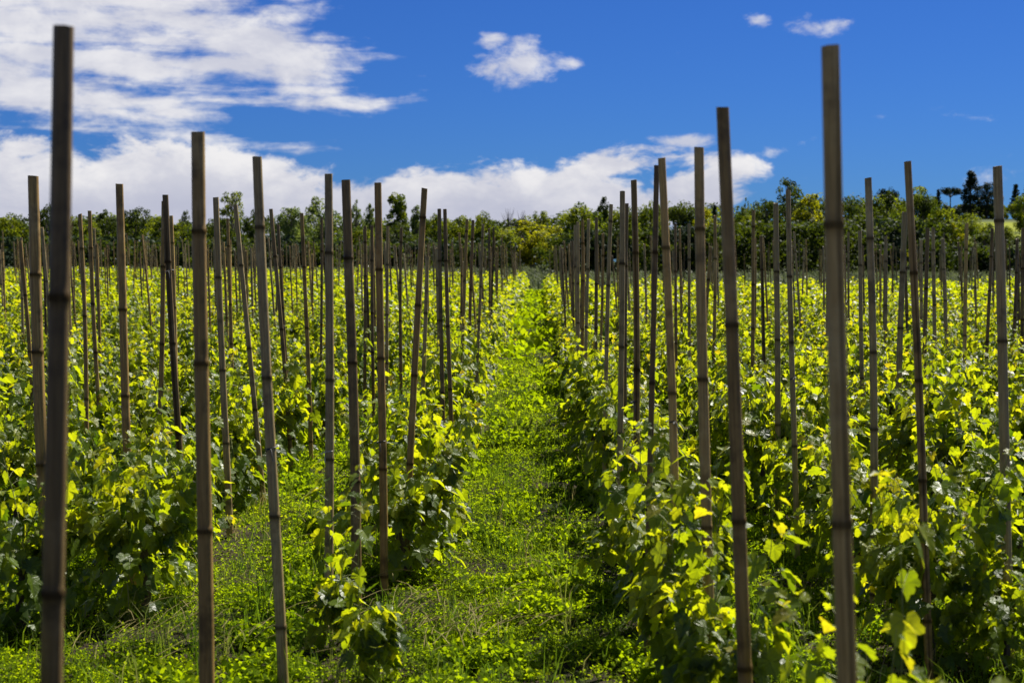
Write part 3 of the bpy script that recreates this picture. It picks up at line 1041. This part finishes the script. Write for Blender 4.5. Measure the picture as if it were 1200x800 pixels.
def place_vine(v, x, y, rot, sc, label):
    meshes, first, _ = vine_protos[v]
    if first is None:
        root = bpy.data.objects.new('grapevine', None)
        root.empty_display_size = 0.2
        COL.objects.link(root)
        parts = [link(n, m_, root) for n, m_ in zip(('trunk', 'shoots', 'foliage'), meshes)]
        vine_protos[v][1] = (root, parts)
    else:
        r0, p0 = first
        root = r0.copy()
        COL.objects.link(root)
        for p in p0:
            c = p.copy()
            COL.objects.link(c)
            c.parent = root
    root.location = (x, y, float(H(x, y)))
    root.rotation_euler = (0, 0, rot)
    root.scale = (0.84 * sc, sc, sc)
    tag(root, label, 'grapevine', VG)
    return root


# vines close to the viewer, seen one by one: kind, x, y, scale, label
NEAR_VINES = [
    (11, 0.86, 2.70, 0.96, 'blurred grapevine with big soft leaves at the bottom right corner'),
    (11, 0.76, 3.75, 0.92, 'grapevine whose blurred leaves surround the foot of the tall split cane'),
    (13, 0.96, 4.1, 1.05, 'grapevine with one long blurred shoot rising beside the tall split cane'),
    (11, 0.66, 4.85, 0.98, 'leafy grapevine around the foot of the thick brown tilted cane'),
    (12, 0.64, 5.85, 1.0, 'grapevine at the straight tan cane, yellow green leaves over a dark hollow'),
    (11, 0.62, 6.8, 1.02, 'grapevine at the tan cane with two knots, leaves glowing yellow'),
    (12, 0.62, 7.7, 1.0, 'grapevine at the split brown cane with white glints on its leaves'),
    (11, -1.20, 2.85, 1.28, 'blurred dark grapevine at the foot of the tallest blurred cane'),
    (10, -0.76, 6.2, 0.9, 'slim leafy grapevine just before the foot of the slim upright grey cane'),
    (10, -0.98, 6.9, 0.85, 'thin young grapevine climbing the slim upright grey cane'),
    (5, -0.80, 8.1, 0.98, 'broad grapevine overhanging the path at the reddish brown cane'),
    (8, -0.76, 9.0, 0.98, 'grapevine overhanging the path behind the reddish brown cane'),
    (0, -2.62, 6.75, 0.95, 'grapevine at the left picture edge below the brown cane'),
    (3, -2.15, 7.15, 0.98, 'dense grapevine hanging low in shade just before the dark brown leaning cane'),
    (5, -2.45, 7.9, 1.0, 'shaded grapevine at the dark brown cane leaning left'),
    (6, -2.35, 8.9, 1.0, 'grapevine at the cane with the black split'),
    (2, 2.12, 6.1, 0.74, 'grapevine in dark shade near the right picture edge, before the thick grey cane'),
    (3, 1.78, 6.2, 1.0, 'dense grapevine around the foot of the brown seamed cane'),
    (0, 2.2, 6.95, 0.95, 'grapevine at the foot of the thick grey right-hand cane'),
    (6, 1.80, 7.7, 0.95, 'grapevine behind the tall blurred split cane, at the pale grey one'),
]
near_pts = []
for v, x, y, sc, lab in NEAR_VINES:
    y += 0.38 if 4.5 < y and v != 10 else 0.0      # the canes stand on the near side of their vines
    place_vine(v, x, y, rr.choice((0, math.pi)) + rr.gauss(0, .3), sc, lab)
    near_pts.append((x, y))
vs_slots = []
for x, y, side, k in slots:
    if any(abs(x - a) < 0.7 and abs(y - b) < 0.55 for a, b in near_pts):
        continue
    if y < 5:
        continue
    vs_slots.append((x, y, side, k))
vs_slots = [s for s in vs_slots if rr.random() > 0.03]
framed = sorted([s for s in vs_slots if in_frame(s[0], s[1], 25)], key=lambda s: s[1])
single = framed[:300 - len(NEAR_VINES)]
sset = set(single)
rest = [s for s in vs_slots if s not in sset]
rowcount = {}
for x, y, side, k in single:
    v = rr.choice((0, 1, 2, 3, 4, 5, 6, 7, 8, 0, 3, 5, 6, 8))
    c = rowcount.get((side, k), 0)
    rowcount[(side, k)] = c + 1
    lab = f"{vine_protos[v][2]}, {ORD[c]} behind the front ones in {ORD[k]} row {'left' if side < 0 else 'right'} of path"
    place_vine(v, x + rr.gauss(0, .04), y + 0.25, rr.choice((0, math.pi)) + rr.gauss(0, .2), rr.uniform(0.95, 1.14) if y < 15 else rr.uniform(0.9, 1.08), lab)
# further vines: one mass
O, T, Nn, S, tint = [], [], [], [], []
for x, y, side, k in rest:
    if y < 12:
        continue
    m = 270 if y < 40 else 180
    z0 = float(H(x, y))
    u = RNG.normal(0, 1, (m, 3))
    u = unit(u) * (RNG.uniform(0.15, 1, (m, 1)) ** 0.5)
    top = RNG.uniform(0.85, 1.2)
    p = np.stack([x + u[:, 0] * 0.36, y + u[:, 1] * 0.55, z0 + 0.60 + u[:, 2] * (top - 0.6)], -1)
    p[:, 2] = np.maximum(p[:, 2], z0 + 0.12)
    O.append(p)
    od = u * np.array([1, 1, 0.2]) + RNG.normal(0, 0.5, (m, 3)) + np.array([0, 0, -0.35])
    T.append(od)
    Nn.append(RNG.normal(0, 0.45, (m, 3)) + np.array([0, 0, 1.0]))
    S.append(RNG.uniform(0.07, 0.125, m) * (1.0 if y < 40 else 1.2))
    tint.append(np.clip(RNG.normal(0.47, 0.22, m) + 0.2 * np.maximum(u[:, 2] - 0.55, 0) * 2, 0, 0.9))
V, F, tt = leaves(np.concatenate(O), np.concatenate(T), np.concatenate(Nn), np.concatenate(S), np.concatenate(tint), True)
tag(link('distant_vines', mesh('distant_vines', V, [F], [M_VINE], attrs={'tint': tt, 'lx': LXY[0], 'ly': LXY[1]})), 'mass of distant grapevine foliage at the far end of the field', 'grapevines', kind='stuff')


# ------------------------------------------------------------------ trees
def clump_leaves(acc, c, rad, n, size, rd_tint, flat=0.8, mi=0):
    u = unit(RNG.normal(0, 1, (n, 3))) * (RNG.uniform(0.25, 1, (n, 1)) ** 0.45)
    p = np.asarray(c) + u * np.asarray(rad) * np.array([1, 1, flat])
    nv = u + RNG.normal(0, 0.6, (n, 3)) + np.array([0, 0, 0.4])
    t = unit(np.cross(nv, RNG.normal(0, 1, (n, 3))))
    b = unit(np.cross(nv, t))
    s = (size * RNG.uniform(0.6, 1.3, n))[:, None]
    V = np.stack([p - t * s * 0.5, p + b * s * 0.36 - t * s * 0.05, p + t * s * 0.55, p - b * s * 0.36 - t * s * 0.05], 1).reshape(-1, 3)
    F = np.arange(n * 4).reshape(-1, 4)
    acc.add(V, F, mi, np.repeat(np.clip(rd_tint + RNG.normal(0, 0.16, n), 0, 1), 4))


def tree_meshes(kind, tone, seed):
    """unit tree: 1 tall and 1 wide (scaled later); crown and trunk meshes"""
    rd = random.Random(seed)
    cr, tr = Acc(), Acc()
    # in units of metres for a 9 m tree, normalised afterwards
    Ht, Wd = 9.0, {'round': 7.0, 'tall': 3.2, 'airy': 5.0, 'cypress': 2.6, 'pine': 6.5, 'conifer': 4.0, 'bare': 4.0}[kind]
    limbs = []
    if kind == 'pine':
        V, F = tube([(0, 0, -0.4), (0.1, 0, 3), (-0.05, 0.1, 5.6), (0, 0, 7.2)], [0.26, 0.2, 0.16, 0.10], 7)
        tr.add(V, F)
        for q in range(9):
            a = q * 2.4
            e = np.array([math.cos(a) * Wd * .40, math.sin(a) * Wd * .40, rd.uniform(7.3, 7.9)])
            limbs.append(e)
            V, F = tube([(0, 0, 5.4 + rd.random() * 1.2), e * np.array([.5, .5, .92]), e], [0.10, 0.07, 0.03], 5)
            tr.add(V, F)
        for q in range(30):
            a, r = rd.uniform(0, 6.28), math.sqrt(rd.random()) * Wd * .44
            clump_leaves(cr, (math.cos(a) * r, math.sin(a) * r, 7.9 - 0.6 * (r / (Wd * .5)) ** 2 + rd.uniform(-.5, .5)), rd.uniform(0.6, 1.1), 90, 0.34, rd.uniform(.2, .6), .8)
    elif kind == 'cypress':
        V, F = tube([(0, 0, -0.4), (0, 0, 4), (0, 0, 8.4)], [0.2, 0.14, 0.03], 6)
        tr.add(V, F)
        for q in range(10):
            a, z = rd.uniform(0, 6.28), rd.uniform(1.0, 6.5)
            V, F = tube([(0, 0, z), (math.cos(a) * .4, math.sin(a) * .4, z + .8)], [0.06, 0.02], 4)
            tr.add(V, F)
        for q in range(95):
            z = 0.45 + 8.3 * rd.random() ** 0.9
            t = z / 9
            rmax = Wd * .5 * min(1, (t * 3.2 + .55)) * (max(1 - t, 0) ** 0.62) * 1.25
            a, r = rd.uniform(0, 6.28), rmax * math.sqrt(rd.random()) * 0.85
            clump_leaves(cr, (math.cos(a) * r, math.sin(a) * r, z), 0.34, 46, 0.26, rd.uniform(.15, .5), 1.5)
    elif kind == 'conifer':
        V, F = tube([(0, 0, -0.4), (0.05, 0, 4), (0, 0, 8.8)], [0.2, 0.14, 0.03], 6)
        tr.add(V, F)
        for q in range(60):
            z = 1.3 + 7.2 * (q / 60)
            rm = Wd * .5 * (1 - (z - 1.3) / 8.2) ** 0.8
            a = q * 2.4 + rd.uniform(-.3, .3)
            rm *= rd.uniform(.6, 1.1)
            e = np.array([math.cos(a) * rm, math.sin(a) * rm, z + 0.15 * rm])
            V, F = tube([(0, 0, z - .15), e], [0.05, 0.015], 4)
            tr.add(V, F)
            for s in (.45, .75, 1.0):
                clump_leaves(cr, np.array([0, 0, z]) * (1 - s) + e * s, 0.33 * (1.25 - .4 * s), 26, 0.27, rd.uniform(.2, .6), .6)
    else:
        lo = {'round': 0.10, 'tall': 0.12, 'airy': 0.25, 'bare': 0.2}[kind] * Ht
        V, F = tube([(0, 0, -0.4), (rd.uniform(-.2, .2), rd.uniform(-.2, .2), Ht * .3), (rd.uniform(-.3, .3), rd.uniform(-.3, .3), Ht * .6), (rd.uniform(-.2, .2), 0, Ht * .93)],
                    [0.26, 0.20, 0.12, 0.02], 7)
        tr.add(V, F)
        ncl = {'round': 72, 'tall': 80, 'airy': 58, 'bare': 10}[kind]
        nlf = {'round': 78, 'tall': 62, 'airy': 50, 'bare': 16}[kind]
        for q in range(ncl):
            # spread through the crown's volume, more of them outside
            while True:
                u = np.array([rd.uniform(-1, 1) for _ in range(3)])
                n2 = np.dot(u, u)
                if n2 < 1 and rd.random() < 0.25 + 0.75 * n2:
                    break
            z = lo + (Ht - lo) * (0.5 + 0.5 * u[2]) * 0.97
            t = (z - lo) / (Ht - lo)
            wid = {'round': 0.80 + 0.2 * math.sin(math.pi * t), 'tall': 0.9, 'airy': 1.0, 'bare': 1.0}[kind]
            lump = 1.0 + 0.22 * math.sin(3 * math.atan2(u[1], u[0]) + 5 * t + seed)
            c = np.array([u[0] * Wd * .45 * wid * lump, u[1] * Wd * .45 * wid * lump, z])
            r = rd.uniform(.55, 1.05) * {'round': 1.0, 'tall': .62, 'airy': .62, 'bare': .5}[kind]
            clump_leaves(cr, c, r, nlf, {'round': .33, 'tall': .27, 'airy': .25, 'bare': .2}[kind], rd.choice((.05, .2, .5, .8, .95)), .8)
            if q % 2 == 0:
                zb = max(0.22 * Ht, z - rd.uniform(1.0, 2.8))
                V, F = tube([(0, 0, zb), (c[0] * .45, c[1] * .45, zb * .45 + z * .55), (c[0], c[1], z + (.3 if kind == 'bare' else 0))], [0.09, 0.05, 0.012], 5)
                tr.add(V, F)
        if kind == 'bare':
            for q in range(26):
                a = rd.uniform(0, 6.28)
                z = rd.uniform(3, 7)
                rr_ = rd.uniform(.5, 1.9)
                V, F = tube([(0, 0, z), (math.cos(a) * rr_ * .6, math.sin(a) * rr_ * .6, z + 1.0), (math.cos(a) * rr_, math.sin(a) * rr_, min(z + 2.3, 9.0))], [0.06, 0.04, 0.012], 4)
                tr.add(V, F)
    crown = cr.build('crown', [TREE_MATS[tone]])
    trunk = tr.build('trunk', [M_BARK], True)
    return crown, trunk, Ht, Wd


TREE_CACHE = {}
# kind, tone, px x, top y, px width, distance, name, label
TREES = [
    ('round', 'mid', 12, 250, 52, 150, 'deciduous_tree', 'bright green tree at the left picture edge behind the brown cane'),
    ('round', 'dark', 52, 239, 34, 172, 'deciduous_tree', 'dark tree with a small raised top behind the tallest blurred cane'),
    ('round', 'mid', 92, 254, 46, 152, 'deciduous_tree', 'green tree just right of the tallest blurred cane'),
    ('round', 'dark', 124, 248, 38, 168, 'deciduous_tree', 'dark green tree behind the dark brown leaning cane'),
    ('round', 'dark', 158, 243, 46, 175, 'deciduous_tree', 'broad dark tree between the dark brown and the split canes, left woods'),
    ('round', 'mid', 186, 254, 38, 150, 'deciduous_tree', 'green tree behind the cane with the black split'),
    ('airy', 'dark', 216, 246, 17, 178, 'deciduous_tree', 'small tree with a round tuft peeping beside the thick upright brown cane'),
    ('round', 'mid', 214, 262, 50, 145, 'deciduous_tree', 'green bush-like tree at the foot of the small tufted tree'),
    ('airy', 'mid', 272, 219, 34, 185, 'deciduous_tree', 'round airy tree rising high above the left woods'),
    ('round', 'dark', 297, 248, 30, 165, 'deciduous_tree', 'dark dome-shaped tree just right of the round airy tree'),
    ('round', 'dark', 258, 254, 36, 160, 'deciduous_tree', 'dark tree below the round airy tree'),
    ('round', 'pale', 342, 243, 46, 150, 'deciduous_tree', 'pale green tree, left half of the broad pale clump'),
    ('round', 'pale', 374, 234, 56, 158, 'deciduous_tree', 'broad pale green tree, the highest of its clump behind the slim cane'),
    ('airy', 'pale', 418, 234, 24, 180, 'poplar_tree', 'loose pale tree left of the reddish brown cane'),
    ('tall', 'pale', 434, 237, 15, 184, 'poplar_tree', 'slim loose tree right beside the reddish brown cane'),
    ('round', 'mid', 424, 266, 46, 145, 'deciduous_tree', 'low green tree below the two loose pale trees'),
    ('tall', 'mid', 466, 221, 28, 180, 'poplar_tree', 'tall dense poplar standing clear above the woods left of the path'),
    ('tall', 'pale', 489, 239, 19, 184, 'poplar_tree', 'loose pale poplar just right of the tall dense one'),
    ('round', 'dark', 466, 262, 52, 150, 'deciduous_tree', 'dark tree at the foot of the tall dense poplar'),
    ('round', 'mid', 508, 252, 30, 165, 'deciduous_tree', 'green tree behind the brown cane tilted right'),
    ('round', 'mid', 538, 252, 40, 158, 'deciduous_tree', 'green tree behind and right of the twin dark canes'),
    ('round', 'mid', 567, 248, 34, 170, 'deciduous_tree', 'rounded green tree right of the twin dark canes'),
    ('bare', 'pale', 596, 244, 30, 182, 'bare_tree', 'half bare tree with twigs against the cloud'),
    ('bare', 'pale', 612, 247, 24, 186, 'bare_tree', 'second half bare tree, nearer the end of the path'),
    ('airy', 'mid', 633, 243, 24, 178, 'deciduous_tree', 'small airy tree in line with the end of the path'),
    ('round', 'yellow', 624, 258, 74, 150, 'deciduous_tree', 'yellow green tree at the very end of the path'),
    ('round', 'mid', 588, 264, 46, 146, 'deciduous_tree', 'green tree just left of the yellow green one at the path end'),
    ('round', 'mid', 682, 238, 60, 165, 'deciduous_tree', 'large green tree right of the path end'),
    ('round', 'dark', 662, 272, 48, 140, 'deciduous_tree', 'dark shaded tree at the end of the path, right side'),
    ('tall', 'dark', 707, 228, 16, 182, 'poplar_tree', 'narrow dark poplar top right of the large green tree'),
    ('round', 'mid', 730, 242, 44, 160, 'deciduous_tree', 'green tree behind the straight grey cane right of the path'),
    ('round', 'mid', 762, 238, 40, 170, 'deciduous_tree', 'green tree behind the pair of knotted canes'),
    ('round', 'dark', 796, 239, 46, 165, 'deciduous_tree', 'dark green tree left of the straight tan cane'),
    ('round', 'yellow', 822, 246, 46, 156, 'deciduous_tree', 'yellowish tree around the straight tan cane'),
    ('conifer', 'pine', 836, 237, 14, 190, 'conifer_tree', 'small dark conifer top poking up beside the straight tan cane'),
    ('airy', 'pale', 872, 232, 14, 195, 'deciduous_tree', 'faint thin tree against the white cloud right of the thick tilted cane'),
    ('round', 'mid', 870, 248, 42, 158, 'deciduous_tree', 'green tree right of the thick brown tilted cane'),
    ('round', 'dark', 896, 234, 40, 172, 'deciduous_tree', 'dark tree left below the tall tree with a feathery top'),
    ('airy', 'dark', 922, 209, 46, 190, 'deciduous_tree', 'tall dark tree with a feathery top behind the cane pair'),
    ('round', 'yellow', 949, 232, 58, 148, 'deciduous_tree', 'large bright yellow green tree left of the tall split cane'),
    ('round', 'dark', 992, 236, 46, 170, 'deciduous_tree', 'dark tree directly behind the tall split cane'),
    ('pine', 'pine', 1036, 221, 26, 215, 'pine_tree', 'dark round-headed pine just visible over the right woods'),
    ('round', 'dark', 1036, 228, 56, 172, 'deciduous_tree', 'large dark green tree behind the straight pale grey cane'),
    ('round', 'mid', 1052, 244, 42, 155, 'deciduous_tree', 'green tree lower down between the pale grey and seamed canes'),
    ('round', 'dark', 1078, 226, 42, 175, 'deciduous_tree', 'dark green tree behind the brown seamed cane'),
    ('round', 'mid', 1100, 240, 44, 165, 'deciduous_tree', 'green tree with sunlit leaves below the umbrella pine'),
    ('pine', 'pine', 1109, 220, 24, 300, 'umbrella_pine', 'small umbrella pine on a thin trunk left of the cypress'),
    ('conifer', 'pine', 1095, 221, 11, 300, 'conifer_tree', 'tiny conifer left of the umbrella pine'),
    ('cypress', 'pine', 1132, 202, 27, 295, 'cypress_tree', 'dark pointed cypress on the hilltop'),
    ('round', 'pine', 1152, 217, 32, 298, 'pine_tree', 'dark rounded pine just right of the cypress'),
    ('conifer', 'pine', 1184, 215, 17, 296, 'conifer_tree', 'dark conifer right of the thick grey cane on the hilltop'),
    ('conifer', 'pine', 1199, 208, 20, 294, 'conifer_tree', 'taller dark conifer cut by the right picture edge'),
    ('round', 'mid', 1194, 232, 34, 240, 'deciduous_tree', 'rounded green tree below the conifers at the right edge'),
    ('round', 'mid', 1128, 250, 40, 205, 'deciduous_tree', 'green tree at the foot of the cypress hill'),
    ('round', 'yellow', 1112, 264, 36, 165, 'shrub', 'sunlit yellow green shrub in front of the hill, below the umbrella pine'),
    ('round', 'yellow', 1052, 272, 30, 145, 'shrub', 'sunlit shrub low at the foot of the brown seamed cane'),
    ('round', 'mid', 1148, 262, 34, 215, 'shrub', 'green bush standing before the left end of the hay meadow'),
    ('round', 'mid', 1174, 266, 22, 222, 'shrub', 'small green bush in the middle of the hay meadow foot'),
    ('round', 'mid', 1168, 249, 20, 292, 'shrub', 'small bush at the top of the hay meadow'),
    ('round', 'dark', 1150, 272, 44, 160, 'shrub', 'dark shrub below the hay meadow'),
    ('round', 'dark', 1186, 278, 46, 150, 'shrub', 'dark shrub at the right picture edge below the hay meadow'),
]
TREE_G = 'trees of the woods behind the vineyard'
for i, (kind, tone, u, ty, w, d, name, lab) in enumerate(TREES):
    key = (kind, tone, i % 3 if kind == 'round' else 0)
    x = (u - VX) / FP * d
    z0 = float(H(x, d))
    top = EYE + (HY - ty) * (1.04 if kind == 'round' else 1.0) / FP * d
    root = bpy.data.objects.new(name, None)
    root.empty_display_size = 1
    COL.objects.link(root)
    if key not in TREE_CACHE:
        cr, tr, Ht, Wd = tree_meshes(kind, tone, 40 + i)
        a = link('crown', cr, root)
        b = link('trunk', tr, root)
        TREE_CACHE[key] = (a, b, Ht, Wd)
    else:
        a, b, Ht, Wd = TREE_CACHE[key]
        for p in (a, b):
            c = p.copy()
            COL.objects.link(c)
            c.parent = root
    sxy = w * d / FP / Wd
    root.location = (x, d, z0)
    root.scale = (sxy, sxy, (top - z0) / Ht)
    root.rotation_euler = (0, 0, random.uniform(0, 6.28))
    tag(root, lab, 'tree' if name != 'shrub' else 'shrub', TREE_G if name != 'shrub' else 'shrubs at the edge of the woods')

# the wood behind and the thicket at its edge: masses nobody could count
PROF = [(-260, 252), (0, 254), (140, 250), (230, 259), (330, 251), (420, 260), (520, 256), (600, 258), (690, 246), (780, 241), (880, 236), (960, 231), (1040, 228), (1075, 234), (1090, 244), (1120, 262), (1200, 268), (1300, 250), (1480, 244)]


def mass(name, label, d0, d1, step, drop, hmin, tones, leaf, ncl, seed, skip=None):
    acc = Acc()
    rd = random.Random(seed)
    u = -300.0
    while u < 1500:
        d = rd.uniform(d0, d1)
        ty = np.interp(u, [p[0] for p in PROF], [p[1] for p in PROF]) + drop + rd.uniform(-4, 6)
        x = (u - VX) / FP * d
        z0 = float(H(x, d))
        top = max(EYE + (HY - ty) / FP * d, z0 + hmin)
        if skip is None or not skip(u):
            hh = top - z0
            r = max(1.3, hh * 0.30)
            mi = rd.randrange(len(tones))
            for q in range(ncl):
                zc = z0 + hh * rd.random() ** 0.8
                clump_leaves(acc, (x + rd.gauss(0, r * .7), d + rd.gauss(0, r * .7), min(zc, top - r * .3)), r * rd.uniform(.35, .65), 44, leaf, rd.uniform(.1, .8), .8, mi)
        u += step * rd.uniform(.6, 1.4)
    tag(link(name, acc.build(name, [TREE_MATS[t] for t in tones])), label, 'woods', kind='stuff')


mass('distant_woods', 'continuous dark wood filling in behind the single trees', 192, 215, 9, 2, 3.0, ('dark', 'dark', 'mid'), 0.42, 16, 3, skip=lambda u: 1075 < u)
mass('distant_woods', 'dark wood along the crest of the hill behind the cypress', 300, 318, 8, -14, 3.0, ('dark', 'pine', 'mid'), 0.55, 14, 9, skip=lambda u: u < 1070)
mass('undergrowth', 'dark thicket of scrub along the foot of the woods', 128, 142, 6, 27, 2.4, ('dark', 'dark', 'pine', 'dark'), 0.34, 14, 4, skip=lambda u: 584 < u < 652)
